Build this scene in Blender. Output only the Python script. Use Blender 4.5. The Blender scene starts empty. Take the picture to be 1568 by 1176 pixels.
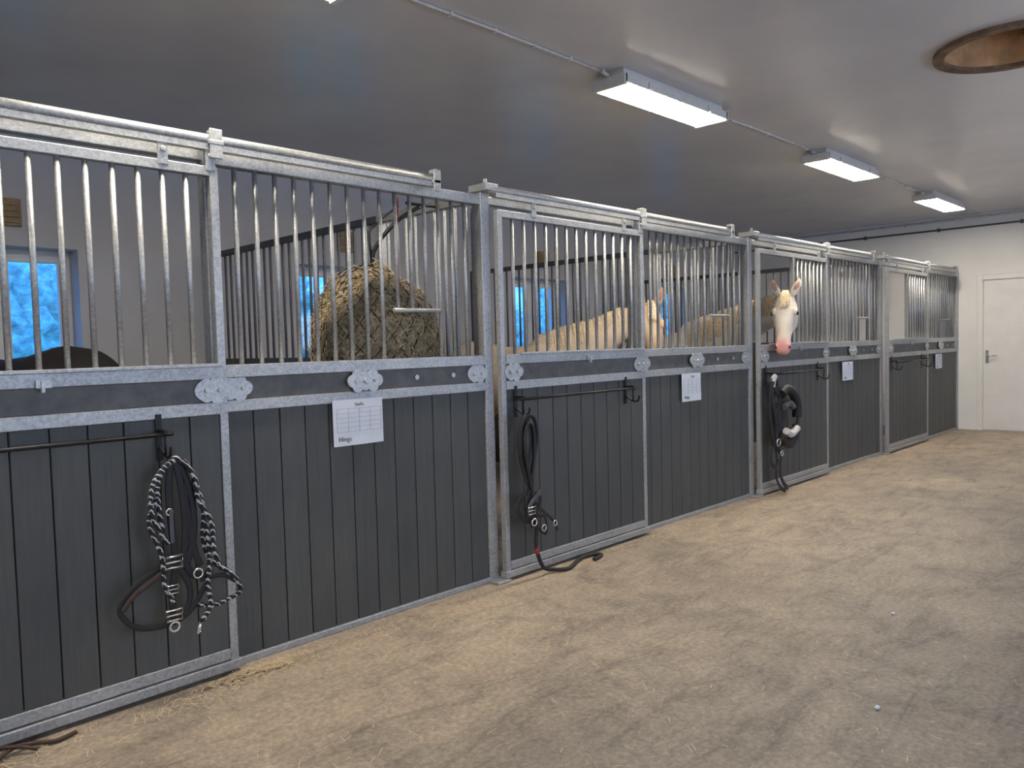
import bpy, bmesh, math, random
import numpy as np
from mathutils import Vector, Matrix
random.seed(7)
scn=bpy.context.scene
try:
    scn.view_settings.view_transform='Standard'
    scn.view_settings.look='None'
    scn.view_settings.exposure=0.0
except Exception as e: print(e)

# ---------------------------------------------------------------- materials
def newmat(name):
    m=bpy.data.materials.new(name); m.use_nodes=True
    nt=m.node_tree; b=nt.nodes['Principled BSDF']
    return m,nt,b
def N(nt,t,**kw):
    n=nt.nodes.new(t)
    for k,v in kw.items():
        if k in n.inputs.keys(): n.inputs[k].default_value=v
        else: setattr(n,k,v)
    return n
def ramp(nt,fac,stops):
    r=nt.nodes.new('ShaderNodeValToRGB'); cr=r.color_ramp
    while len(cr.elements)<len(stops): cr.elements.new(.5)
    for e,(p,c) in zip(cr.elements,stops):
        e.position=p; e.color=(c[0],c[1],c[2],1)
    nt.links.new(fac,r.inputs['Fac']); return r
def mix(nt,fac,a,b,mode='MIX'):
    m=nt.nodes.new('ShaderNodeMix'); m.data_type='RGBA'; m.blend_type=mode
    for sock,v in ((m.inputs[0],fac),(m.inputs[6],a),(m.inputs[7],b)):
        if hasattr(v,'links'): nt.links.new(v,sock)
        elif isinstance(v,(int,float)): sock.default_value=v
        else: sock.default_value=(v[0],v[1],v[2],1)
    return m.outputs[2]
def coords(nt,scale=(1,1,1)):
    tc=nt.nodes.new('ShaderNodeTexCoord'); mp=nt.nodes.new('ShaderNodeMapping')
    mp.inputs['Scale'].default_value=scale
    nt.links.new(tc.outputs['Object'],mp.inputs['Vector']); return mp.outputs[0]
def noise(nt,vec,scale,detail=4,rough=.6,dist=0):
    n=N(nt,'ShaderNodeTexNoise'); n.inputs['Scale'].default_value=scale
    n.inputs['Detail'].default_value=detail; n.inputs['Roughness'].default_value=rough; n.inputs['Distortion'].default_value=dist
    nt.links.new(vec,n.inputs['Vector']); return n.outputs['Fac']
def bump(nt,b,h,strength=.3,dist=.01):
    bp=nt.nodes.new('ShaderNodeBump'); bp.inputs['Strength'].default_value=strength
    bp.inputs['Distance'].default_value=dist
    nt.links.new(h,bp.inputs['Height']); nt.links.new(bp.outputs[0],b.inputs['Normal'])
def simple(name,col,rough=.5,metal=0,var=.15,scale=20,bs=.0):
    m,nt,b=newmat(name); v=coords(nt); n=noise(nt,v,scale)
    r=ramp(nt,n,[(.3,[c*(1-var) for c in col]),(.7,[min(1,c*(1+var)) for c in col])])
    nt.links.new(r.outputs[0],b.inputs['Base Color'])
    b.inputs['Roughness'].default_value=rough; b.inputs['Metallic'].default_value=metal
    if bs: bump(nt,b,n,bs)
    return m
def galv(name,dark,light,metal=.55,rough=.45):
    m,nt,b=newmat(name); v=coords(nt)
    vo=N(nt,'ShaderNodeTexVoronoi'); vo.inputs['Scale'].default_value=120; nt.links.new(v,vo.inputs['Vector'])
    sep=nt.nodes.new('ShaderNodeSeparateColor'); nt.links.new(vo.outputs['Color'],sep.inputs[0])
    n=noise(nt,v,3.5,6,.75)
    ad=nt.nodes.new('ShaderNodeMath'); ad.operation='MULTIPLY_ADD'; ad.inputs[1].default_value=.32
    nt.links.new(sep.outputs[0],ad.inputs[0]); 
    m2=nt.nodes.new('ShaderNodeMath'); m2.operation='MULTIPLY'; m2.inputs[1].default_value=.7; nt.links.new(n,m2.inputs[0])
    nt.links.new(m2.outputs[0],ad.inputs[2])
    r=ramp(nt,ad.outputs[0],[(.25,dark),(.75,light)])
    nt.links.new(r.outputs[0],b.inputs['Base Color'])
    b.inputs['Metallic'].default_value=metal; b.inputs['Roughness'].default_value=rough
    return m
M={}
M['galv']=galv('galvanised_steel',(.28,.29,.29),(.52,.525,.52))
M['galvdark']=galv('weathered_dark_steel',(.06,.065,.08),(.14,.145,.16),.5,.5)  # galvanised steel with the stall's inner shade put into its colour
M['plate']=galv('cast_galvanised',(.34,.36,.36),(.60,.61,.61),.55,.45)
def plankmat(name,c0,c1):
    m,nt,b=newmat(name); 
    geo=nt.nodes.new('ShaderNodeNewGeometry')
    v=coords(nt,(60,60,3)); n=noise(nt,v,1.2,6,.7)
    v2=coords(nt,(1,1,1)); n2=noise(nt,v2,1.6,4,.6)
    r=ramp(nt,n,[(.3,c0),(.72,c1)])
    r2=ramp(nt,geo.outputs['Random Per Island'],[(0,(.88,.88,.88)),(1,(1.1,1.09,1.07))])
    r3=ramp(nt,n2,[(.35,(.90,.92,.94)),(.7,(1.18,1.15,1.08))])
    c=mix(nt,1.0,r.outputs[0],r2.outputs[0],'MULTIPLY'); c=mix(nt,1.0,c,r3.outputs[0],'MULTIPLY')
    v3=coords(nt,(25,25,4)); n3=noise(nt,v3,1.5,8,.75)
    r4=ramp(nt,n3,[(.68,(0,0,0)),(.8,(.25,.25,.25))])
    c=mix(nt,r4.outputs[0],c,(.22,.20,.17))
    nt.links.new(c,b.inputs['Base Color']); b.inputs['Roughness'].default_value=.55
    bump(nt,b,n,.12,.003)
    return m
M['plank']=plankmat('grey_composite_plank',(.060,.063,.062),(.082,.085,.081))
M['band']=simple('grey_horizontal_board',(.12,.12,.115),.6,0,.25,14,.1)
M['black']=simple('black_iron',(.012,.012,.013),.4,.3)
M['blackstrap']=simple('black_webbing',(.014,.013,.014),.6)
M['brownstrap']=simple('brown_leather',(.05,.025,.015),.5)
M['chrome']=simple('nickel_buckle',(.75,.73,.68),.25,.9,.05)
M['fleece']=simple('white_fleece',(.6,.58,.55),.95,0,.2,150,.5)
M['grey']=simple('grey_padding',(.10,.095,.10),.8)
M['red']=simple('red_cord',(.3,.035,.025),.6)
M['paper']=simple('white_paper',(.70,.73,.77),.7,0,.03)
M['ink']=simple('printed_ink',(.04,.04,.05),.7)
M['inkgrey']=simple('printed_grid_line',(.3,.33,.38),.7)
M['white']=simple('white_paint',(.74,.73,.71),.45,0,.04,5)
M['wallbox']=simple('tan_wood',(.34,.24,.12),.6,0,.25)
M['housing']=simple('fixture_housing',(.62,.60,.56),.4,0,.06)
M['cable']=simple('grey_cable',(.60,.58,.55),.5)
M['darkpipe']=simple('dark_pipe',(.08,.08,.08),.5)
M['straw']=simple('straw',(.58,.46,.30),.8,0,.3,60)
m,nt,b=newmat('black_white_rope'); v=coords(nt)
w=N(nt,'ShaderNodeTexWave'); w.inputs['Scale'].default_value=22; w.inputs['Distortion'].default_value=3; w.bands_direction='DIAGONAL'
w.inputs['Detail Scale'].default_value=3
nt.links.new(v,w.inputs['Vector']); r=ramp(nt,w.outputs['Fac'],[(.76,(.015,.015,.017)),(.84,(.55,.55,.55))])
nt.links.new(r.outputs[0],b.inputs['Base Color']); b.inputs['Roughness'].default_value=.8; M['rope']=m
def wallmat(name,col,bs=.15):
    m,nt,b=newmat(name); v=coords(nt); n=noise(nt,v,2.5,5); n2=noise(nt,v,60,3)
    r=ramp(nt,n,[(.3,[c*.93 for c in col]),(.7,col)])
    nt.links.new(r.outputs[0],b.inputs['Base Color']); b.inputs['Roughness'].default_value=.6
    bump(nt,b,n2,bs,.004); return m
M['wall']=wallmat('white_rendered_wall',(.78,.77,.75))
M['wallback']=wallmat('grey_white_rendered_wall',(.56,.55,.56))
m,nt,b=newmat('satin_painted_ceiling'); v=coords(nt); n=noise(nt,v,1.2,4); n2=noise(nt,v,28,4,.7)
r=ramp(nt,n,[(.3,(.57,.555,.56)),(.7,(.65,.635,.635))]); nt.links.new(r.outputs[0],b.inputs['Base Color'])
b.inputs['Roughness'].default_value=.25; b.inputs['IOR'].default_value=1.8; bump(nt,b,n2,.22,.003); M['ceil']=m
# floor
m,nt,b=newmat('worn_concrete_floor'); v=coords(nt)
n=noise(nt,v,.55,6,.65,.4); n2=noise(nt,v,3.2,9,.8,.6); n3=noise(nt,v,45,4,.8)
vs=coords(nt,(.8,3.5,1)); n4=noise(nt,vs,2.2,8,.8,.8); n5=noise(nt,v,1.3,7,.75,1.2)
r=ramp(nt,n,[(.32,(.25,.215,.175)),(.5,(.375,.305,.235)),(.68,(.455,.37,.28))])
r2=ramp(nt,n2,[(.3,(.52,.52,.54)),(.5,(.95,.95,.95)),(.72,(1.18,1.16,1.12))])
c=mix(nt,1.0,r.outputs[0],r2.outputs[0],'MULTIPLY')
r5=ramp(nt,n4,[(.32,(.52,.52,.54)),(.48,(.98,.98,.98)),(.74,(1.12,1.1,1.08))]); c=mix(nt,1.0,c,r5.outputs[0],'MULTIPLY')
r6=ramp(nt,n5,[(.30,(.60,.60,.63)),(.44,(.95,.95,.96)),(.6,(1.04,1.04,1.03))]); c=mix(nt,1.0,c,r6.outputs[0],'MULTIPLY')
r3=ramp(nt,n3,[(.3,(.60,.60,.60)),(.55,(1.03,1.03,1.03)),(.72,(1.42,1.4,1.34))])
c=mix(nt,1.0,c,r3.outputs[0],'MULTIPLY')
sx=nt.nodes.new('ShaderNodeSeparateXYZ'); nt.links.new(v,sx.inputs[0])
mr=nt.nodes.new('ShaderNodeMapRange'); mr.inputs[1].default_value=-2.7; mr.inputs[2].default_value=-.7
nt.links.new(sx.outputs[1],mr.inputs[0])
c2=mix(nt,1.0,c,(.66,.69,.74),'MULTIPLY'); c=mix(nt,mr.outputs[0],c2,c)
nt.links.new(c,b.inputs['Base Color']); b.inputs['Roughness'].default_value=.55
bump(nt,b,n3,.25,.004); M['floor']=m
def emis(name,col,s):
    m,nt,b=newmat(name); b.inputs['Base Color'].default_value=(.8,.8,.78,1)
    b.inputs['Emission Color'].default_value=(*col,1); b.inputs['Emission Strength'].default_value=s; return m
M['tube']=emis('fluorescent_diffuser',(1,.90,.75),57)
m=bpy.data.materials.new('window_glass'); m.use_nodes=True; nt=m.node_tree; nt.nodes.clear()
o=nt.nodes.new('ShaderNodeOutputMaterial'); t=nt.nodes.new('ShaderNodeBsdfTransparent'); g=nt.nodes.new('ShaderNodeBsdfGlossy')
g.inputs['Roughness'].default_value=.05; mx=nt.nodes.new('ShaderNodeMixShader'); mx.inputs[0].default_value=.06
nt.links.new(t.outputs[0],mx.inputs[1]); nt.links.new(g.outputs[0],mx.inputs[2]); nt.links.new(mx.outputs[0],o.inputs[0]); M['glass']=m
M['hedge']=simple('hedge_leaves',(.45,.62,.5),.9,0,.6,7,.8)
M['grass']=simple('grass',(.2,.4,.2),.9,0,.4,3)
m,nt,b=newmat('hay'); v=coords(nt,(1,1,1)); n=noise(nt,v,42,7,.85)
r=ramp(nt,n,[(.34,(.06,.042,.024)),(.48,(.38,.30,.17)),(.66,(.76,.66,.46))]); nt.links.new(r.outputs[0],b.inputs['Base Color'])
b.inputs['Roughness'].default_value=.9; bump(nt,b,n,1,.02); M['hay']=m
def coat(name,c0,c1,nose=None,x0=.46,x1=.56,sc=6):
    m,nt,b=newmat(name); v=coords(nt); n=noise(nt,v,sc,5); n2=noise(nt,coords(nt,(1,4,4)),60,3)
    r=ramp(nt,n,[(.3,c0),(.7,c1)]); c=r.outputs[0]
    if nose:
        sx=nt.nodes.new('ShaderNodeSeparateXYZ'); nt.links.new(v,sx.inputs[0])
        ad=nt.nodes.new('ShaderNodeMath'); ad.operation='MULTIPLY_ADD'; ad.inputs[1].default_value=.12
        nt.links.new(n,ad.inputs[0]); nt.links.new(sx.outputs[0],ad.inputs[2])
        mr=nt.nodes.new('ShaderNodeMapRange'); mr.inputs[1].default_value=x0+.06; mr.inputs[2].default_value=x1+.06
        nt.links.new(ad.outputs[0],mr.inputs[0]); c=mix(nt,mr.outputs[0],c,nose)
    nt.links.new(c,b.inputs['Base Color']); b.inputs['Roughness'].default_value=.75; bump(nt,b,n2,.15,.003); return m

# ---------------------------------------------------------------- mesh builder
def catmull(P,n=8,closed=False):
    P=[Vector(p) for p in P]; out=[]; L=len(P)
    rng=range(L) if closed else range(L-1)
    for i in rng:
        if closed: a,b_,c,d=P[(i-1)%L],P[i],P[(i+1)%L],P[(i+2)%L]
        else: a,b_,c,d=P[max(i-1,0)],P[i],P[i+1],P[min(i+2,L-1)]
        for j in range(n):
            t=j/n; out.append(.5*((2*b_)+(c-a)*t+(2*a-5*b_+4*c-d)*t*t+(3*b_-a-3*c+d)*t**3))
    if not closed: out.append(P[-1])
    return out
class MB:
    def __init__(s): s.v=[];s.f=[];s.sm=[]
    def box(s,x0,x1,y0,y1,z0,z1):
        b=len(s.v)
        s.v+=[(x,y,z) for x in (x0,x1) for y in (y0,y1) for z in (z0,z1)]
        for f in ((0,1,3,2),(4,6,7,5),(0,4,5,1),(2,3,7,6),(0,2,6,4),(1,5,7,3)):
            s.f.append([b+i for i in f]); s.sm.append(False)
    def rings(s,R,closed=False,smooth=True,cap=True):
        b=len(s.v); n=len(R[0])
        for r in R: s.v+=[tuple(p) for p in r]
        m=len(R)
        for i in range(m if closed else m-1):
            i2=(i+1)%m
            for j in range(n):
                j2=(j+1)%n
                s.f.append([b+i*n+j,b+i*n+j2,b+i2*n+j2,b+i2*n+j]); s.sm.append(smooth)
        if cap and not closed:
            s.f.append([b+j for j in range(n)][::-1]); s.sm.append(False)
            s.f.append([b+(m-1)*n+j for j in range(n)]); s.sm.append(False)
    def tube(s,P,r,n=8,closed=False,flat=1.0,up=None):
        P=[Vector(p) for p in P]; R=[]; L=len(P); prev=None
        for i,p in enumerate(P):
            if closed: t=P[(i+1)%L]-P[i-1]
            else: t=P[min(i+1,L-1)]-P[max(i-1,0)]
            if t.length<1e-9: t=Vector((0,0,1))
            t.normalize()
            if up is not None: a=Vector(up)
            elif prev is not None: a=prev
            else: a=Vector((0,0,1)) if abs(t.z)<.9 else Vector((0,1,0))
            a=(a-t*a.dot(t)); 
            if a.length<1e-6: a=t.orthogonal()
            a.normalize(); prev=a; b_=t.cross(a)
            rr=r[i] if isinstance(r,(list,tuple)) else r
            R.append([p+a*math.cos(2*math.pi*k/n)*rr*flat+b_*math.sin(2*math.pi*k/n)*rr for k in range(n)])
        s.rings(R,closed)
    def loft(s,S,lat=(0,1,0),n=20):
        P=[Vector(q[0]) for q in S]; R=[]; L=len(P)
        for i,q in enumerate(S):
            t=(P[min(i+1,L-1)]-P[max(i-1,0)]).normalized()
            l=Vector(q[3]) if len(q)>3 else Vector(lat)
            l=(l-t*l.dot(t)).normalized(); u=t.cross(l)
            R.append([P[i]+l*math.cos(2*math.pi*k/n)*q[1]+u*math.sin(2*math.pi*k/n)*q[2] for k in range(n)])
        s.rings(R)
    def ell(s,c,r,n=12,m=8):
        c=Vector(c); R=[]
        for i in range(m+1):
            th=math.pi*(.02+.96*i/m)
            R.append([c+Vector((r[0]*math.sin(th)*math.cos(2*math.pi*k/n),r[1]*math.sin(th)*math.sin(2*math.pi*k/n),r[2]*math.cos(th))) for k in range(n)])
        s.rings(R)
    def poly(s,pts,d):
        b=len(s.v);n=len(pts);d=Vector(d)
        s.v+=[tuple(p) for p in pts]+[tuple(Vector(p)+d) for p in pts]
        s.f.append(list(range(b,b+n)));s.f.append(list(range(b+n,b+2*n))[::-1]);s.sm+=[False,False]
        for j in range(n):
            s.f.append([b+j,b+(j+1)%n,b+n+(j+1)%n,b+n+j]);s.sm.append(False)
    def build(s,name,mat,parent=None,bevel=0,mw=None):
        me=bpy.data.meshes.new(name); me.from_pydata(s.v,[],s.f); 
        me.polygons.foreach_set('use_smooth',s.sm); me.update()
        bm=bmesh.new(); bm.from_mesh(me); bmesh.ops.recalc_face_normals(bm,faces=bm.faces); bm.to_mesh(me); bm.free()
        o=bpy.data.objects.new(name,me); scn.collection.objects.link(o)
        me.materials.append(M[mat] if isinstance(mat,str) else mat)
        if parent is not None: o.parent=parent
        if mw is not None: o.matrix_local=mw
        if bevel:
            bv=o.modifiers.new('bevel','BEVEL'); bv.width=bevel; bv.segments=2; bv.limit_method='ANGLE'; bv.angle_limit=math.radians(60)
        return o
def empty(name,loc=(0,0,0)):
    e=bpy.data.objects.new(name,None); e.empty_display_size=.1; scn.collection.objects.link(e); e.location=loc; return e

# ---------------------------------------------------------------- camera
d,h,f,yaw,pit,rol=3.1901,1.3444,1217.6,0.7963,0.0503,-0.0259
fw=Vector((math.sin(yaw)*math.cos(pit),math.cos(yaw)*math.cos(pit),-math.sin(pit)))
rr=Vector((math.cos(yaw),-math.sin(yaw),0)); uu=rr.cross(fw)
r2=rr*math.cos(rol)+uu*math.sin(rol); u2=-rr*math.sin(rol)+uu*math.cos(rol)
cam=bpy.data.cameras.new('camera'); co=bpy.data.objects.new('camera',cam); scn.collection.objects.link(co)
mt=Matrix.Identity(4)
for i in range(3): mt[i][0]=r2[i]; mt[i][1]=u2[i]; mt[i][2]=-fw[i]
mt.translation=Vector((0,-d,h)); co.matrix_world=mt
cam.sensor_width=36; cam.lens=f/1600*36; cam.clip_start=.05; scn.camera=co

# ---------------------------------------------------------------- room
XE=12.175; XW=-4.0; YB=3.4; YR=-5.2; H=2.97
b=MB(); b.box(XW,XE,YR,YB,-.1,0); b.build('floor','floor')
cx,cy,cr=5.25,-2.1,.36; q=.6
b=MB()
def quadz(x0,x1,y0,y1,z):
    i=len(b.v); b.v+=[(x0,y0,z),(x1,y0,z),(x1,y1,z),(x0,y1,z)]; b.f.append([i,i+3,i+2,i+1]); b.sm.append(False)
quadz(XW,cx-q,YR,YB,H);quadz(cx+q,XE,YR,YB,H);quadz(cx-q,cx+q,YR,cy-q,H);quadz(cx-q,cx+q,cy+q,YB,H)
n=48;i0=len(b.v)
for k in range(n):
    a=2*math.pi*k/n; c_,s_=math.cos(a),math.sin(a); m_=max(abs(c_),abs(s_))
    b.v.append((cx+cr*c_,cy+cr*s_,H)); b.v.append((cx+q*c_/m_,cy+q*s_/m_,H))
for k in range(n):
    k2=(k+1)%n; b.f.append([i0+2*k,i0+2*k+1,i0+2*k2+1,i0+2*k2]); b.sm.append(False)
b.build('ceiling','ceil')
b=MB(); b.box(XE,XE+.2,YR,YB,0,H+.05); b.build('wall_end','wall')
b=MB(); b.box(XW-.2,XW,YR,YB,0,H+.05); b.build('wall_near','wall')
ZS,ZT=1.12,2.16
wins=[(-1.92,-.9),(.98,2.0),(3.88,4.9),(6.78,7.8),(9.68,10.7)]
def wallwins(name,mat,ya,yb,wl,zs,zt):
    b=MB(); b.box(XW,XE,ya,yb,0,zs); b.box(XW,XE,ya,yb,zt,H+.05); xp=XW
    for a,c in wl: b.box(xp,a,ya,yb,zs,zt); xp=c
    b.box(xp,XE,ya,yb,zs,zt); b.build(name,mat)
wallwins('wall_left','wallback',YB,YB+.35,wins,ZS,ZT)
fill_wins=[(-2.6,-.6),(.9,2.9),(4.4,6.4),(7.9,9.9)]  # unseen aisle-side windows, added to bring in fill light
wallwins('wall_right','wall',YR-.3,YR,fill_wins,1.05,2.25)
wi=0
def window(a,c,yi,sg,zs,zt):
    global wi; wi+=1
    e=empty('window_%d'%wi); b=MB(); ys=sorted((yi+sg*.2,yi+sg*.27)); y0,y1=ys; w=.06; mid=(a+c)/2
    b.box(a,c,y0,y1,zs,zs+w);b.box(a,c,y0,y1,zt-w,zt);b.box(a,a+w,y0,y1,zs+w,zt-w);b.box(c-w,c,y0,y1,zs+w,zt-w)
    b.box(mid-.05,mid+.05,y0,y1,zs+w,zt-w)
    for p_,q_ in ((a+w,mid-.05),(mid+.05,c-w)):
        b.box(p_,p_+.035,y0-.015,y0+.03,zs+w,zt-w);b.box(q_-.035,q_,y0-.015,y0+.03,zs+w,zt-w)
        b.box(p_+.035,q_-.035,y0-.015,y0+.03,zs+w,zs+w+.035);b.box(p_+.035,q_-.035,y0-.015,y0+.03,zt-w-.035,zt-w)
    b.box(mid-.065,mid-.05,y0-.05,y0-.015,zs+.5,zs+.6)
    b.build('frame','white',e,.004)
    ss=sorted((yi-sg*.03,yi+sg*.2))
    b=MB(); b.box(a-.03,c+.03,ss[0],ss[1],zs-.025,zs+.002); b.build('sill','white',e,.004)
    b=MB(); b.box(a+w,c-w,y0+.035,y0+.04,zs+w,zt-w); b.build('glass_pane','glass',e)
for a,c in wins: window(a,c,YB,1,ZS,ZT)
for a,c in fill_wins:
    window(a,c,YR,-1,1.05,2.25)  # added window, out of view, holds the fill light
    l=bpy.data.lights.new('window_daylight','AREA'); l.shape='RECTANGLE'; l.size=2.1; l.size_y=1.3; l.energy=60; l.color=(.84,.92,1.0)  # added cool fill lamp outside the unseen window, brightens ceiling and planks
    lo=bpy.data.objects.new('window_daylight',l); scn.collection.objects.link(lo); lo.location=((a+c)/2,YR-.40,1.65); lo.rotation_euler=(math.radians(90),0,0)
# outside
b=MB(); b.box(-12,24,YB+.5,22,-.3,-.2); b.build('lawn','grass')
b=MB()
for k in range(80):
    x=-8+k*.40+random.uniform(-.2,.2); y=9+random.uniform(-.8,.8)
    zz=random.uniform(.7,2.3)
    b.ell((x,y,zz),(random.uniform(.5,.9),random.uniform(.5,.8),random.uniform(.4,.7)),14,10)
o=b.build('garden_hedge','hedge')
tx=bpy.data.textures.new('leaf_clumps','CLOUDS'); tx.noise_scale=.18
s_=o.modifiers.new('s','SUBSURF'); s_.levels=1; s_.render_levels=1
dm=o.modifiers.new('d','DISPLACE'); dm.texture=tx; dm.strength=.6; dm.texture_coords='GLOBAL'
b=MB(); b.tube([(XE-.02,YR,2.80),(XE-.02,YB,2.80)],.012); 
for k in range(9): b.box(XE-.035,XE,-4.8+k*1.0,-4.77+k*1.0,2.775,2.825)
b.build('wall_cable','darkpipe')
b=MB(); b.tube([(XE-.02,YR,2.925),(XE-.02,YB,2.925)],.016)
for k in range(11): b.box(XE-.04,XE,-4.6+k*.75,-4.57+k*.75,2.90,2.95)
b.build('wall_conduit','cable')
for i,(a,c) in enumerate(wins):
    e=empty('wall_vent'); b=MB(); m_=c-.47; b.box(m_-.10,m_+.10,YB-.03,YB,2.30,2.5)
    for k in range(4): b.box(m_-.085,m_+.085,YB-.045,YB-.03,2.32+k*.042,2.345+k*.042)
    b.build('louvres','wallbox',e,.003)
# end door
e=empty('door_1'); b=MB()
y1=-.27; y0=-1.36
b.box(XE-.03,XE,y1-.07,y1,0,2.13);b.box(XE-.03,XE,y0,y0+.07,0,2.13);b.box(XE-.03,XE,y0+.07,y1-.07,2.06,2.13)
b.build('door_frame','white',e,.004)
b=MB(); b.box(XE-.015,XE,y0+.083,y1-.083,.015,2.046); b.build('door_slab','white',e,.003)
b=MB(); b.box(XE-.03,XE-.015,-.41,-.375,.93,1.1); b.tube([(XE-.03,-.392,1.03),(XE-.075,-.392,1.03),(XE-.08,-.41,1.03),(XE-.08,-.52,1.03)],.010)
b.tube([(XE-.02,-.392,.955),(XE-.036,-.392,.955)],.011)
b.build('door_handle','chrome',e)
b=MB()
for z in (.25,1.0,1.85): b.tube([(XE-.035,y0+.072,z-.05),(XE-.035,y0+.072,z+.05)],.008)
b.build('hinges','chrome',e)
# ceiling lights
def lamp(xc):
    e=empty('fluorescent_ceiling_light'); yc=-.31; L=.6; w=.115
    b=MB(); b.box(xc-L+.02,xc+L-.02,yc-w+.02,yc+w-.02,H-.05,H)
    b.box(xc-L,xc+L,yc-w,yc+w,H-.075,H-.045)
    b.box(xc-L,xc+L,yc-w-.010,yc-w,H-.092,H-.04); b.box(xc-L,xc+L,yc+w,yc+w+.010,H-.092,H-.04)
    b.box(xc-L-.01,xc-L+.02,yc-w-.010,yc+w+.010,H-.104,H-.04);b.box(xc+L-.02,xc+L+.01,yc-w-.010,yc+w+.010,H-.104,H-.04)
    b.box(xc-.008,xc+.008,yc-w,yc+w,H-.104,H-.07)
    b.build('housing','housing',e,.003)
    for s,t in ((-L+.022,-.01),(.01,L-.022)):
        b=MB(); b.box(xc+s,xc+t,yc-w+.004,yc+w-.004,H-.0985,H-.076); b.build('diffuser','tube',e)
    b=MB()
    for s in (-1,1):
        b.box(xc+s*(L-.25)-.015,xc+s*(L-.25)+.015,yc-w-.020,yc-w-.011,H-.09,H-.05)
        b.box(xc+s*(L-.25)-.015,xc+s*(L-.25)+.015,yc+w+.011,yc+w+.020,H-.09,H-.05)
    b.tube([(xc-L-.06,yc,H-.02),(xc-L,yc,H-.03)],.012)
    b.build('clips','housing',e)
LX=[-1.65,1.40,4.44,7.38,10.32]
for x in LX: lamp(x)
b=MB(); xs=[XW]+LX+[XE]
for i in range(len(xs)-1):
    a=xs[i]+(.6 if i else 0); c=xs[i+1]-(.6 if i<len(xs)-2 else 0)
    b.tube([(a,-.29,H-.009),((a+c)/2,-.30,H-.009),(c,-.29,H-.009)],.007)
    k=a+.3
    while k<c: b.box(k-.009,k+.009,-.307,-.278,H-.019,H); k+=.30
b.build('ceiling_cable','cable')
# round vent shaft
e=empty('ceiling_vent_shaft')
def annulus(z0,z1,ri,ro,n=48):
    b=MB(); R=[]
    for (r_,z) in ((ri,z0),(ro,z0),(ro,z1),(ri,z1)):
        R.append([(cx+r_*math.cos(2*math.pi*k/n),cy+r_*math.sin(2*math.pi*k/n),z) for k in range(n)])
    b.rings(R,closed=True,smooth=False); return b
M['rust']=simple('stained_wood_ring',(.16,.10,.055),.7,0,.5,9,.3)
M['rusty']=simple('brown_shaft_lining',(.48,.27,.12),.7,0,.45,5,.3)
annulus(H-.025,H,.345,.40).build('flange','rust',e)
annulus(H,H+.35,.345,.365).build('shaft','rusty',e)
b=MB(); b.tube([(cx,cy,H+.35),(cx,cy,H+.37)],.36,32); b.build('shaft_cap','rusty',e)
b=MB(); b.tube([(cx-.34,cy,H+.15),(cx+.34,cy,H+.15)],.012); b.tube([(cx,cy-.34,H+.19),(cx,cy+.34,H+.19)],.012); b.ell((cx,cy,H+.17),(.06,.06,.03)); b.build('damper','darkpipe',e)

# ---------------------------------------------------------------- stalls
def plate_outline(half=0):
    discs=[((.068,0),.036),((.045,.034),.030),((.045,-.034),.030),((0,0),.05),((0,.035),.022),((0,-.035),.022),((-.068,0),.036),((-.045,.034),.030),((-.045,-.034),.030)]
    out=[]
    for k in range(72):
        a=2*math.pi*k/72; dx,dz=math.cos(a),math.sin(a); best=0
        for (c,r_) in discs:
            if half and c[0]*half<0: continue
            cd=c[0]*dx+c[1]*dz; D=r_*r_-(c[0]**2+c[1]**2)+cd*cd
            if D>0: best=max(best,cd+math.sqrt(D))
        out.append((best*dx*.98,best*dz*.86))
    return out
def plate(b,x,y,z,half=0):
    b.poly([(x+u,y,z+w) for u,w in plate_outline(half)],(0,-.008,0))
    for u in ((-.055,.055) if not half else (half*.055,)): 
        b.tube([(x+u,y-.006,z),(x+u,y-.018,z)],.009,6)
    b.tube([(x,y-.006,z),(x,y-.02,z)],.012,6)
def planks(b,x0,x1,y0,y1,z0,z1,p=.128):
    n=max(1,round((x1-x0)/p)); w=(x1-x0)/n
    for i in range(n): b.box(x0+i*w+.0022,x0+(i+1)*w-.0022,y0,y1,z0,z1)
def planksy(b,y0,y1,x0,x1,z0,z1,p=.128):
    n=max(1,round((y1-y0)/p)); w=(y1-y0)/n
    for i in range(n): b.box(x0,x1,y0+i*w+.0018,y0+(i+1)*w-.0018,z0,z1)
def bars(b,x0,x1,y,z0,z1,skip=None,p=.093,r=.0105):
    n=max(1,round((x1-x0)/p))
    for i in range(1,n):
        x=x0+(x1-x0)*i/n; zz=z0
        if skip and skip[0]<x<skip[1]:
            if skip[2] is None: continue
            zz=skip[2]
        b.tube([(x,y,zz),(x,y,z1)],r,10)
posts=[-3.075,-.015,3.045,6.118,9.184,XE-.03]
splits=[-1.62,1.47,4.48,7.575,10.65]
opens=[0,0,0,1,1]
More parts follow.
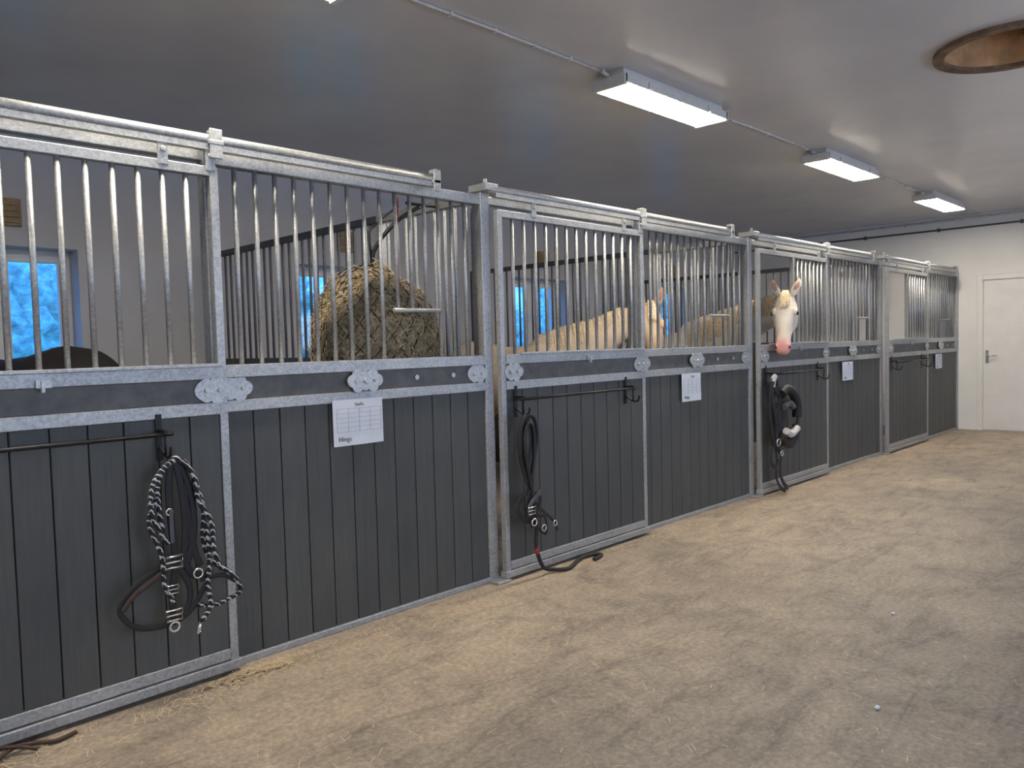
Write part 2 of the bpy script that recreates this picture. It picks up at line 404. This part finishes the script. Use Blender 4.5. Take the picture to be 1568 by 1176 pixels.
for k in range(5):
    x0,x1,sp=posts[k],posts[k+1],splits[k]
    e=empty('stall_front'); g=MB()
    g.box(x0-.033,x0+.033,-.035,.035,0,2.21)
    g.box(x0-.045,x0+.06,-.11,.045,0,.015)
    if k==4: g.box(x1-.03,x1+.03,-.035,.035,0,2.21)
    g.box(sp-.022,sp+.030,-.032,.032,0,2.18)
    g.box(x0+.033,sp-.022,-.02,.03,2.135,2.18)
    g.box(sp+.03,x1-.033,-.028,.028,2.125,2.18)
    g.box(sp+.03,x1-.033,-.042,.035,1.235,1.29)
    g.box(sp+.03,x1-.033,-.036,.03,1.09,1.14)
    g.box(sp+.03,x1-.033,-.034,.034,0,.03)
    g.box(x0-.05,x0+.045,-.10,.045,2.195,2.235); g.tube([(x0-.02,-.06,2.235),(x0-.02,-.06,2.262)],.012,8)
    g.box(sp-.03,sp+.035,-.11,.03,2.185,2.205); g.box(sp-.025,sp+.03,-.108,-.1,2.13,2.25); g.tube([(sp,-.10,2.24),(sp,-.05,2.24)],.014,8)
    te=x0+2.66
    g.box(te-.03,te+.02,-.11,.03,2.18,2.2); g.box(te-.025,te+.02,-.11,-.10,2.14,2.25); g.tube([(te,-.1,2.245),(te,-.05,2.245)],.014,8)
    hs=(x1-.62,x1-.35,1.535)
    g.build('posts_and_rails','galv',e,.004)
    g=MB(); bars(g,sp+.03,x1-.033,0,1.29,2.125,hs)
    g.tube([(hs[0]-.015,-.012,1.535),(hs[1]+.02,-.012,1.535)],.011,10)
    g.build('bars','galv',e)
    g=MB(); g.tube([(x0-.03,-.078,2.208),(te,-.078,2.208)],.023,12); g.box(x0+.03,te,-.095,-.061,2.165,2.19)
    g.build('door_track','galv',e)
    g=MB(); planks(g,sp+.03,x1-.033,-.022,.018,.03,1.09); g.build('planks','plank',e,.003)
    g=MB(); g.box(sp+.03,x1-.033,-.026,.02,1.14,1.235); g.build('band_board','band',e,.003)
    g=MB(); plate(g,(sp+x1)/2-.06,-.044,1.19); plate(g,x1-.115,-.028,1.19,1); plate(g,sp+.05,-.028,1.19,1)
    for u in (.30,.55): g.tube([(( sp+x1)/2+u-.03,-.024,1.19),((sp+x1)/2+u-.03,-.036,1.19)],.013,8)
    g.build('scalloped_plates','plate',e)
    # door
    e=empty('sliding_stall_door'); g=MB(); ya,yb=-.088,-.052; a=x0+.045; c=sp+.012
    g.box(a,a+.035,ya,yb,.05,2.10); g.box(c-.035,c,ya,yb,.05,2.10)
    g.box(a+.035,c-.035,ya,yb,2.06,2.10)
    g.box(a+.035,c-.035,ya-.006,yb,1.235,1.29); g.box(a+.035,c-.035,ya-.004,yb,1.09,1.14)
    g.box(a+.035,c-.035,ya,yb,.060,.105); g.box(a-.01,c+.01,ya-.012,yb+.004,.018,.055)
    g.box(a+.15,c-.02,ya-.02,ya-.006,1.285,1.30)
    for x in (a+.3,c-.22,c-.03): g.box(x-.02,x+.02,ya-.004,ya+.004,2.08,2.215); g.tube([(x,ya-.012,2.14),(x,ya+.004,2.14)],.012,6)
    if opens[k]:
        wx=a+.66; g.box(wx,wx+.03,ya,yb,1.29,2.06)
    g.build('frame','galv',e,.003)
    g=MB()
    if opens[k]: bars(g,wx+.03,c-.035,-.07,1.29,2.06)
    else: bars(g,a+.035,c-.035,-.07,1.29,2.06)
    g.build('bars','galv',e)
    g=MB(); planks(g,a+.035,c-.035,-.082,-.058,.105,1.09); g.build('planks','plank',e,.003)
    g=MB(); g.box(a+.035,c-.035,-.084,-.056,1.14,1.235); g.build('band_board','band',e,.003)
    g=MB(); plate(g,c-.09,-.086,1.19,1); plate(g,a+.07,-.086,1.19,1)
    g.box(a+.75,a+.80,ya-.02,ya-.005,1.235,1.262); g.box(a+.765,a+.775,ya-.03,ya-.005,1.22,1.26)
    g.build('scalloped_plates','plate',e)
    g=MB(); z=1.035; yy=-.15; h0,h1=x0+.15,x0+1.21
    g.tube([(h0-.03,yy,z),(h1+.03,yy,z)],.008)
    for x in (h0,h1):
        g.box(x-.012,x+.012,-.094,-.089,.93,1.11); g.box(x-.006,x+.006,yy-.008,-.092,z+.005,z+.017)
        g.tube(catmull([(x,-.095,.98),(x,-.15,.95),(x,-.19,.955),(x,-.20,.99)],6),.006)
        g.tube([(x,-.15,z),(x,-.15,.955)],.005)
    g.build('tack_bar','black',e)
for k,x in enumerate(posts[1:5]):
    e=empty('stall_partition')
    g=MB(); Y0,Y1,Y2=.037,.95,YB
    g.box(x-.025,x+.025,Y0,Y1,2.15,2.20);g.box(x-.028,x+.028,Y0,Y1,1.235,1.29);g.box(x-.025,x+.025,Y0,Y1,1.09,1.14)
    g.box(x-.025,x+.025,Y1-.04,Y1,0,2.15);g.box(x-.02,x+.02,Y0,Y0+.03,0,2.15)
    n=round((Y1-Y0)/.093)
    for i in range(1,n): g.tube([(x,Y0+(Y1-Y0)*i/n,1.29),(x,Y0+(Y1-Y0)*i/n,2.15)],.0105,8)
    g.build('front_frame','galv',e,.003)
    g=MB(); g.box(x-.022,x+.022,Y1,Y2,2.15,2.195);g.box(x-.025,x+.025,Y1,Y2,1.235,1.29);g.box(x-.022,x+.022,Y2-.04,Y2,0,2.15)
    n=round((Y2-Y1)/.093)
    for i in range(1,n): g.tube([(x,Y1+(Y2-Y1)*i/n,1.29),(x,Y1+(Y2-Y1)*i/n,2.15)],.0105,8)
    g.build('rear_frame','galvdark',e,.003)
    g=MB(); planksy(g,Y0,Y2,x-.018,x+.018,.03,1.235); g.build('planks','plank',e,.003)

# ---------------------------------------------------------------- notices
def notice(x,z,w,hh):
    e=empty('paper_notice'); y=-.046
    g=MB(); n=8; R=[]
    for i in range(n+1):
        t=i/n; R.append((x+t*w, y-.004*math.sin(t*3.1)))
    bb=len(g.v)
    for (px,py) in R: g.v+= [(px,py,z),(px,py+.002,z+hh)]
    for i in range(n): g.f.append([bb+2*i,bb+2*i+2,bb+2*i+3,bb+2*i+1]); g.sm.append(True)
    g.build('sheet','paper',e)
    g=MB()
    for i in range(6): zz=z+hh*(.30+.1*i); g.box(x+w*.06,x+w*.94,y-.0065,y-.0055,zz,zz+.0012)
    for i in range(5): xx=x+w*(.06+.22*i); g.box(xx,xx+.0012,y-.0065,y-.0055,z+hh*.30,z+hh*.80)
    g.build('grid','inkgrey',e)
    for txt,sx,sz,size in (('Hings',.08,.10,.032),('Stella',.42,.85,.024)):
        cu=bpy.data.curves.new('lettering','FONT'); cu.body=txt; cu.size=size; cu.extrude=.0003
        t=bpy.data.objects.new('lettering',cu); scn.collection.objects.link(t); t.parent=e
        t.location=(x+w*sx,y-.007,z+hh*sz); t.rotation_euler=(math.pi/2,0,0); cu.materials.append(M['ink'])
notice(2.01,.885,.285,.22); notice(5.02,.885,.27,.21); notice(8.04,.89,.28,.19); notice(11.1,.89,.28,.19)

# ---------------------------------------------------------------- tack
def rect_buckle(g,x,y,z,w,hh,r=.004):
    g.tube([(x-w,y,z-hh),(x+w,y,z-hh),(x+w,y,z+hh),(x-w,y,z+hh)],r,6,closed=True); g.tube([(x-w,y,z),(x+w,y,z)],r*.8,6)
def ring(g,x,y,z,R,r=.004):
    g.tube([(x+R*math.cos(a*math.pi/8),y,z+R*math.sin(a*math.pi/8)) for a in range(16)],r,6,closed=True)
e=empty('halter_with_lead_rope'); Y=-.17; XH=1.205
def L(pts,y=Y,jit=.0): return [(XH+a*(.95 if a<0 else .72),y+random.uniform(-jit,jit),.97-(.97-z)*.95) for a,z in pts]
g=MB()
g.tube(catmull(L([(-.04,.62),(-.06,.76),(-.05,.86),(-.01,.925),(.03,.94),(.09,.90),(.14,.80),(.16,.70),(.155,.60),(.19,.50),(.27,.44),(.34,.38),(.35,.33),(.28,.31),(.20,.30),(.10,.32)],jit=.01)),.0095)
g.tube(catmull(L([(-.03,.60),(-.09,.72),(-.085,.84),(-.03,.915),(.04,.93),(.11,.86),(.13,.76),(.19,.66),(.20,.54),(.24,.45)],Y-.012,.01)),.0095)
g.tube(catmull(L([(.17,.66),(.18,.5),(.165,.40),(.17,.31),(.12,.25)],Y-.01,.008)),.0095)
g.tube(catmull(L([(-.06,.80),(-.10,.70),(-.06,.56),(-.05,.44),(-.02,.36)],Y-.008,.008)),.0095)
g.build('lead_rope','rope',e)
g=MB()
def strap(g,pts,w=.012): g.tube(catmull(pts),w,8,flat=.22,up=(0,1,0))
strap(g,L([(.0,.95),(-.015,.80),(-.01,.65),(.0,.52),(-.02,.40),(-.02,.28)]),.014)
strap(g,L([(.02,.95),(.05,.8),(.06,.66),(.05,.52),(.09,.45),(.16,.44)]),.014)
strap(g,L([(.04,.93),(.09,.82),(.11,.7),(.10,.6),(.06,.5)]),.013)
strap(g,L([(-.02,.52),(-.12,.48),(-.20,.42),(-.22,.36),(-.16,.29),(-.05,.27),(.06,.30),(.16,.40)]),.011)
strap(g,L([(-.02,.52),(.04,.46),(.07,.38),(.04,.30),(-.02,.27)]),.012)
strap(g,L([(.06,.78),(.08,.70),(.10,.56),(.13,.48)]),.013)
strap(g,L([(.13,.42),(.25,.42),(.33,.38)]),.009)
g.build('halter_straps','blackstrap',e)
g=MB(); strap(g,L([(-.02,.52),(-.10,.46),(-.17,.42),(-.215,.37)],Y-.006),.010); g.build('leather_noseband','brownstrap',e)
g=MB(); rect_buckle(g,XH-.015,Y-.012,.545,.035,.022,.006); rect_buckle(g,XH-.02,Y-.012,.34,.03,.02,.006); ring(g,XH-.02,Y-.012,.295,.018,.005); ring(g,XH+.08,Y-.012,.48,.018); rect_buckle(g,XH-.02,Y-.012,.44,.02,.016)
g.tube(L([(.12,.25),(.10,.20),(.115,.21)]),.007); ring(g,XH-.02,Y-.012,.74,.012,.004)
g.build('buckles','chrome',e)
g=MB(); g.box(XH-.022,XH-.008,Y-.016,Y-.012,.62,.75); g.build('strap_label','grey',e)
# second
e=empty('halter_with_lead_rope'); Y=-.17; X0=3.17
def L2(pts,y=Y,jit=.006): return [(X0+a,y+random.uniform(-jit,jit),z) for a,z in pts]
g=MB()
g.tube(catmull(L2([(.02,.56),(-.03,.70),(-.04,.82),(-.01,.92),(.04,.945),(.10,.91),(.11,.82),(.09,.70),(.06,.58),(.05,.50)])),.011)
g.tube(catmull(L2([(.04,.52),(.0,.68),(-.01,.82),(.03,.90),(.07,.86),(.07,.72),(.04,.58)],Y-.015)),.011)
g.tube(catmull(L2([(.05,.50),(.07,.40),(.08,.30),(.07,.20),(.09,.12),(.13,.05),(.20,.022)],Y-.01,.0)+[(3.46,-.22,.012),(3.56,-.19,.012),(3.68,-.14,.012),(3.80,-.14,.012),(3.83,-.19,.012),(3.72,-.22,.012)]),.012)
g.build('lead_rope','blackstrap',e)
g=MB()
strap(g,L2([(.02,.95),(.0,.8),(.0,.62),(.03,.5),(.02,.38),(.06,.30)]),.014)
strap(g,L2([(.04,.93),(.06,.8),(.03,.66),(.05,.54),(.08,.44)]),.014)
strap(g,L2([(.04,.52),(-.05,.46),(-.06,.40),(.02,.34),(.10,.38),(.12,.46),(.05,.50)]),.014)
strap(g,L2([(.06,.46),(.15,.38),(.24,.30),(.27,.24)]),.010)
strap(g,L2([(.02,.36),(.09,.30),(.17,.24),(.16,.34),(.1,.36)]),.010)
g.build('halter_straps','blackstrap',e)
g=MB(); strap(g,L2([(.0,.42),(.05,.46),(.11,.50)],Y-.02,0),.014); g.build('strap_lining','grey',e)
g=MB(); rect_buckle(g,X0+.03,Y-.02,.40,.028,.02,.005); ring(g,X0+.05,Y-.02,.33,.02,.005); ring(g,X0+.24,Y-.01,.29,.015); ring(g,X0+.14,Y-.012,.28,.018)
g.build('buckles','chrome',e)
g=MB(); g.tube(L2([(.076,.19),(.074,.165),(.080,.14)],Y-.01,0),.0130); g.build('red_band','red',e)
# third
e=empty('bridle_with_fleece'); Y=-.17; X0=6.25
g=MB()
strap(g,L2([(-.01,1.0),(-.06,.85),(-.06,.68),(-.02,.52),(.03,.42),(.12,.34),(.10,.2),(.15,.10),(.25,.03)]),.022)
strap(g,L2([(.0,1.0),(.08,.92),(.10,.75),(.08,.6),(.03,.48),(-.05,.40),(-.06,.30),(.02,.25),(.08,.3)]),.022)
strap(g,L2([(.10,.86),(.25,.88),(.38,.84),(.46,.74),(.44,.60),(.34,.51),(.18,.53),(.08,.62)]),.030)
strap(g,L2([(.06,.55),(.14,.45),(.30,.40),(.42,.44),(.42,.56)]),.024)
strap(g,L2([(.02,.45),(.06,.30),(.05,.15),(.12,.05),(.2,.02)]),.018)
strap(g,L2([(.10,.86),(.14,.74),(.12,.62),(.2,.52)]),.035)
strap(g,L2([(.02,.92),(.14,.80),(.20,.70),(.14,.58),(.02,.50)]),.026)
g.tube(catmull(L2([(-.02,.98),(-.03,.85),(.02,.70),(.06,.55),(.02,.42)],Y+.01)),.026)
g.build('bridle_straps','blackstrap',e)
g=MB(); g.tube(catmull(L2([(.12,.86),(.22,.90),(.34,.86),(.42,.76),(.42,.64)],Y-.01,0)),.042,10); g.tube(catmull(L2([(.10,.50),(.2,.44),(.34,.46),(.42,.56)],Y-.01,0)),.040,10)
g.build('noseband_padding','blackstrap',e)
g=MB(); g.tube(catmull(L2([(.14,.75),(.24,.78),(.32,.74)],Y-.02,0)),.03,10); g.build('noseband_lining','grey',e)
g=MB(); g.tube(catmull(L2([(.14,.545),(.24,.51),(.36,.55)],Y-.04,0)),.032,10); g.tube(catmull(L2([(-.02,.93),(.0,1.0),(.03,1.02)],Y,0)),.022,10); g.build('fleece','fleece',e)
g=MB(); ring(g,X0+.02,Y-.03,.46,.03,.006); ring(g,X0+.08,Y-.03,.36,.022,.006); g.build('rings','chrome',e)
e=empty('floor_lead_rope'); g=MB()
g.tube(catmull([(.40,-.30,.012),(.55,-.21,.012),(.64,-.15,.02),(.70,-.15,.014),(.76,-.18,.01),(.83,-.165,.01)]),.008)
g.tube(catmull([(.40,-.12,.012),(.55,-.125,.03),(.64,-.16,.028),(.70,-.20,.012)]),.007); g.build('lash','brownstrap',e)

# ---------------------------------------------------------------- hay net
e=empty('hay_net'); cxn,cyn,czn=2.60,.43,1.38
def netr(th,ph):
    r=.345+.03*math.sin(3*ph+2*th)+.018*math.sin(7*ph-3*th)
    if th<.7: r*=1.0+.10*(.7-th)
    return r
g=MB(); R=[]; n=56; mm=36
def netp(th,ph,o=0):
    r=netr(th,ph)+o
    return Vector((cxn+r*math.sin(th)*math.cos(ph)*1.03,cyn+r*math.sin(th)*math.sin(ph)*.95,czn+r*math.cos(th)*1.08))
for i in range(mm+1):
    th=.03+(math.pi-.06)*i/mm; R.append([netp(th,2*math.pi*k/n,random.uniform(-.010,.010)) for k in range(n)])
g.rings(R); g.build('hay_bulk','hay',e)
g=MB()
for i in range(3000):
    th=math.acos(random.uniform(-1,1)); ph=random.uniform(0,2*math.pi); p=netp(th,ph,0); nrm=(p-Vector((cxn,cyn,czn))).normalized()
    t=nrm.orthogonal().normalized(); t.rotate(Matrix.Rotation(random.uniform(0,6.28),3,nrm)); l=random.uniform(.03,.08)
    g.tube([p-t*l*.5,p+nrm*.012,p+t*l*.5+nrm*random.uniform(-.01,.03)],.0018,3)
g.build('hay_stalks','straw',e)
g=MB(); K=20
for s in (-1,1):
    for k in range(K):
        g.tube([netp(.1+(math.pi-.25)*i/30,2*math.pi*k/K+s*i/30*2.6,.008) for i in range(31)],.0022,4)
g.build('netting','black',e)
g=MB(); g.tube(catmull([netp(.02,0,0),(cxn+.02,cyn-.01,1.9),(cxn+.12,cyn-.08,2.05),(cxn+.28,cyn-.1,2.15)]),.012); g.tube([netp(.02,0,0),(cxn-.0,cyn+.02,2.0),(cxn+.2,cyn-.0,2.16)],.007)
g.ell((cxn,cyn,czn+.38),(.045,.045,.06)); 
g.tube([(cxn+.18,cyn-.1,2.16),(3.045,cyn-.1,2.16)],.008)
g.build('hanging_rope','black',e)
g=MB(); g.tube(catmull([(2.50,.06,1.62),(2.505,.065,1.8),(2.50,.06,1.95),(2.51,.06,2.12)]),.006); g.build('red_tie_cord','red',e)

# ---------------------------------------------------------------- straw litter
g=MB()
def strawbit(x,y,l,z=.003):
    a=random.uniform(0,math.pi); dx,dy=math.cos(a)*l/2,math.sin(a)*l/2; w=.0013
    nx,ny=-math.sin(a)*w,math.cos(a)*w; i=len(g.v)
    z2=z+random.uniform(0,.006)
    g.v+=[(x-dx-nx,y-dy-ny,z),(x+dx-nx,y+dy-ny,z2),(x+dx+nx,y+dy+ny,z2),(x-dx+nx,y-dy+ny,z)]; g.f.append([i,i+1,i+2,i+3]); g.sm.append(False)
for i in range(2200):
    x=random.uniform(.3,12); y=-.13-abs(random.gauss(0,.09)); strawbit(x,y,random.uniform(.02,.06))
for i in range(450): strawbit(1.53+random.gauss(0,.12),-.13-abs(random.gauss(0,.04)),random.uniform(.02,.06),random.uniform(.002,.015))
for i in range(1800): strawbit(random.uniform(.5,12),random.uniform(-4.2,-.2),random.uniform(.01,.05))
g.build('straw_litter','straw')
g=MB(); 
for (x,y) in ((2.86,-2.19),(3.9,-1.9),(1.75,-1.75),(5.2,-2.2)): g.ell((x,y,.006),(.013,.009,.007),8,5)
g.build('floor_crumbs','paper')

# ---------------------------------------------------------------- horses
def horse(name,mid,fwd,scale,poll,muzzle,cb,ch,cm):
    e=empty(name); F=Vector((fwd[0],fwd[1],0)).normalized(); Lf=Vector((-F.y,F.x,0))
    Mw=Matrix.Identity(4)
    for i in range(3): Mw[i][0]=F[i]; Mw[i][1]=Lf[i]; Mw[i][2]=(0,0,1)[i]
    Mw.translation=Vector((mid[0],mid[1],0)); Mi=Mw.inverted(); S=scale
    pl=Mi@Vector(poll); mz=Mi@Vector(muzzle)
    g=MB()
    body=[((-.80,0,1.22),.05,.08),((-.76,0,1.20),.17,.17),((-.66,0,1.17),.25,.26),((-.48,0,1.15),.29,.31),((-.25,0,1.10),.285,.30),((0,0,1.06),.30,.315),((.25,0,1.07),.285,.34),((.42,0,1.12),.25,.34),((.56,0,1.12),.20,.29),((.66,0,1.10),.13,.2),((.70,0,1.08),.05,.08)]
    g.loft([((p[0]*S,p[1]*S,p[2]*S),a*S,b_*S) for p,a,b_ in body],n=28)
    hd=(mz-pl).normalized(); HL=(mz-pl).length; HS=HL/.60
    upl=Vector((0,0,1)); hl=upl.cross(hd).normalized(); hu=hd.cross(hl).normalized()
    n0=Vector((.38,0,1.20))*S; n3=pl+hd*.05-hu*.07*HS
    lat0=Vector((0,1,0)); hl2=-hl if hl.dot(lat0)<-.2 else hl
    n1=n0.lerp(n3,.38)+Vector((.02,0,.02)); n2=n0.lerp(n3,.74)+Vector((0,0,.05))-hu*.03
    P=catmull([n0,n1,n2,n3],4); m=len(P); sec=[]
    for i,p in enumerate(P):
        t=i/(m-1); sec.append((p,(.19*(1-t)+.07*t)*S,(.30*(1-t)**1.2+.10*t+.02)*S,lat0.lerp(hl2,t)))
    g.loft(sec,n=22)
    for s in (-1,1):
        g.loft([((-.50*S,s*.15*S,1.22*S),.13*S,.22*S),((-.46*S,s*.17*S,1.0*S),.13*S,.21*S),((-.42*S,s*.17*S,.82*S),.095*S,.14*S),((-.56*S,s*.16*S,.62*S),.06*S,.08*S),((-.66*S,s*.15*S,.50*S),.05*S,.065*S),((-.64*S,s*.15*S,.34*S),.036*S,.04*S),((-.63*S,s*.15*S,.15*S),.042*S,.046*S),((-.59*S,s*.15*S,.07*S),.04*S,.045*S),((-.57*S,s*.15*S,.0),.058*S,.068*S)],n=14)
        g.loft([((.40*S,s*.14*S,1.20*S),.10*S,.20*S),((.42*S,s*.16*S,.98*S),.10*S,.15*S),((.40*S,s*.16*S,.80*S),.075*S,.10*S),((.41*S,s*.155*S,.60*S),.05*S,.06*S),((.42*S,s*.155*S,.47*S),.05*S,.055*S),((.42*S,s*.155*S,.33*S),.034*S,.036*S),((.42*S,s*.155*S,.15*S),.042*S,.045*S),((.45*S,s*.155*S,.07*S),.038*S,.042*S),((.47*S,s*.155*S,.0),.056*S,.065*S)],n=14)
    o=g.build('body',cb,e,mw=Mw)
    rm=o.modifiers.new('r','REMESH'); rm.mode='VOXEL'; rm.voxel_size=.024; rm.use_smooth_shade=True
    sm=o.modifiers.new('s','SMOOTH'); sm.factor=.6; sm.iterations=6
    hdw=(Vector(muzzle)-Vector(poll)).normalized(); lw=Vector((0,0,1)).cross(hdw).normalized(); up=hdw.cross(lw).normalized()
    if up.z<0: up=-up
    lw=up.cross(hdw); Mh=Matrix.Identity(4)
    for i in range(3): Mh[i][0]=hdw[i]; Mh[i][1]=lw[i]; Mh[i][2]=up[i]
    Mh.translation=Vector(poll); WF=1.12
    g=MB()
    hs=[(-.06,-.05,.045,.05),(-.03,-.05,.068,.085),(.03,-.06,.086,.11),(.10,-.072,.097,.128),(.17,-.076,.100,.134),(.24,-.072,.090,.124),(.31,-.062,.072,.104),(.39,-.052,.058,.083),(.46,-.047,.053,.069),(.52,-.046,.059,.064),(.56,-.049,.060,.060),(.59,-.053,.052,.050),(.61,-.056,.036,.034),(.618,-.058,.014,.012)]
    g.loft([((x*HS,0,z*HS),a*HS*WF,b_*HS) for x,z,a,b_ in hs],lat=(0,1,0),n=24)
    HW=HS*WF
    for s in (-1,1):
        g.ell((.175*HS,s*.080*HW,.012*HS),(.045*HS,.022*HS,.024*HS))
        g.ell((.19*HS,s*.070*HW,-.11*HS),(.09*HS,.030*HS,.065*HS))
        g.ell((.30*HS,s*.052*HW,-.045*HS),(.13*HS,.018*HS,.016*HS))
        g.ell((.553*HS,s*.042*HW,-.020*HS),(.032*HS,.019*HS,.024*HS))
        ear=[((-.02*HS,s*.055*HW,.01*HS),.028,.022),((-.055*HS,s*.072*HW,.035*HS),.038,.022),((-.10*HS,s*.092*HW,.052*HS),.035,.018),((-.145*HS,s*.104*HW,.060*HS),.023,.012),((-.180*HS,s*.104*HW,.062*HS),.005,.005)]
        g.loft([(p,a*HS,b_*HS) for p,a,b_ in ear],lat=(0,1,0),n=14)
    g.ell((.565*HS,0,-.100*HS),(.032*HS,.036*HS,.020*HS))
    o=g.build('head',ch,e,mw=Mh)
    rm=o.modifiers.new('r','REMESH'); rm.mode='VOXEL'; rm.voxel_size=.0065; rm.use_smooth_shade=True
    sm=o.modifiers.new('s','SMOOTH'); sm.factor=.5; sm.iterations=5
    g=MB(); g2=MB(); g3=MB()
    for s in (-1,1):
        g.ell((.178*HS,s*.096*HW,-.012*HS),(.023*HS,.013*HS,.017*HS))
        g2.ell((.572*HS,s*.052*HW,-.012*HS),(.014*HS,.010*HS,.015*HS),10,6)
        g3.loft([((-.045*HS,s*.070*HW,.053*HS),.010*HS,.004*HS),((-.075*HS,s*.082*HW,.064*HS),.021*HS,.006*HS),((-.11*HS,s*.095*HW,.071*HS),.020*HS,.006*HS),((-.155*HS,s*.104*HW,.072*HS),.006*HS,.004*HS)],lat=(0,1,0),n=10)
    g2.tube([(.600*HS,-.03*HS,-.084*HS),(.612*HS,0,-.082*HS),(.600*HS,.03*HS,-.084*HS)],.003*HS,5)
    g.build('eyes','eye',e,mw=Mh); g2.build('nostrils','nostril',e,mw=Mh); g3.build('ear_insides','earin',e,mw=Mh)
    g=MB(); Wp=[Mw@p for p in P]
    for i in range(420):
        t=random.uniform(.12,1.0); j=t*(m-1); j0=min(int(j),m-2); q=Wp[j0].lerp(Wp[j0+1],j-j0)
        tt=(Wp[j0+1]-Wp[j0]).normalized(); la=(Lf.lerp((Mw.to_3x3()@hl2),t)).normalized(); la=(la-tt*la.dot(tt)).normalized()
        cr_=tt.cross(la); 
        if cr_.z<0: cr_=-cr_
        hh=(.30*(1-t)**1.2+.10*t+.02)*S; ww=(.19*(1-t)+.07*t)*S; sd=random.choice([1,1,-1])
        q0=q+cr_*(hh-.02); l=random.uniform(.5,1.0)
        pts=catmull([q0,q0+la*sd*.03+cr_*.018,q+la*sd*(ww*.85+.015)+cr_*hh*.45,q+la*sd*(ww+.015+random.uniform(0,.015))+cr_*hh*.1+Vector((random.uniform(-.02,.02),0,-.10*l))],3)
        g.tube(pts,[.009]*(len(pts)-3)+[.007,.005,.002],4,flat=.5)
    for i in range(60):
        yv=random.uniform(-.03,.03); l=random.uniform(.04,.13)
        pts=catmull([(-.05*HS,yv*.8*HS,.04*HS),(0,yv*HS,.062*HS),(.06*HS,yv*1.2*HS,.066*HS),((.06+l)*HS,(yv*1.4+random.uniform(-.008,.008))*HS,.066*HS)],3)
        g.tube([Mh@v_ for v_ in pts],[.006]*(len(pts)-2)+[.004,.0015],4)
    g.build('mane',cm,e)
    g=MB()
    for i in range(90):
        a=random.uniform(-.05,.05)
        g.tube([Mw@Vector(v_) for v_ in catmull([(-.77*S,a*.4,1.30*S),(-.86*S,a,1.2*S),(-.90*S,a*1.4,.9*S),(-.86*S,a*1.6,random.uniform(.35,.6)*S)],4)],.007,4)
    g.build('tail',cm,e)
    return e
M['eye']=simple('dark_eye',(.008,.006,.005),.08,0,.05)
M['nostril']=simple('nostril_dark',(.12,.03,.03),.7)
M['earin']=simple('ear_pink',(.50,.30,.22),.8)
cream=coat('cream_coat',(.66,.59,.50),(.80,.74,.65))
creamh=coat('cream_head_coat',(.66,.57,.46),(.80,.73,.63),(.74,.35,.31),.43,.53)
creamm=simple('cream_mane',(.72,.58,.38),.7,0,.25,40)
gold=coat('palomino_coat',(.56,.43,.30),(.74,.62,.48)); goldh=coat('palomino_head_coat',(.58,.40,.24),(.74,.57,.40),(.30,.20,.16),.50,.6)
goldm=simple('blond_mane',(.78,.66,.46),.7,0,.25,40)
dark=coat('dark_bay_coat',(.010,.008,.008),(.022,.016,.014)); darkm=simple('black_mane',(.008,.008,.009),.5)
horse('cream_horse',(6.98,1.38),(-.12,-.99),1.02,(6.70,-.07,1.70),(6.36,-.20,1.25),cream,creamh,creamm)
horse('palomino_horse',(5.14,1.80),(.14,-.99),.96,(5.60,.62,1.63),(5.42,.42,1.13),gold,goldh,goldm)
horse('dark_bay_horse',(1.22,2.25),(-.55,.83),.97,(.62,3.0,1.25),(.66,3.12,.72),dark,dark,darkm)

# ---------------------------------------------------------------- world
w=bpy.data.worlds.new('overcast_blue_sky'); scn.world=w; w.use_nodes=True; nt=w.node_tree
bg=nt.nodes['Background']; tc=nt.nodes.new('ShaderNodeTexCoord'); nz=nt.nodes.new('ShaderNodeTexNoise'); nz.inputs['Scale'].default_value=40
nz.inputs['Detail'].default_value=6
nt.links.new(tc.outputs['Generated'],nz.inputs['Vector'])
r=ramp(nt,nz.outputs['Fac'],[(.35,(.03,.21,.80)),(.65,(.10,.36,1.0))]); nt.links.new(r.outputs[0],bg.inputs['Color'])
bg.inputs['Strength'].default_value=4.0
print('done')
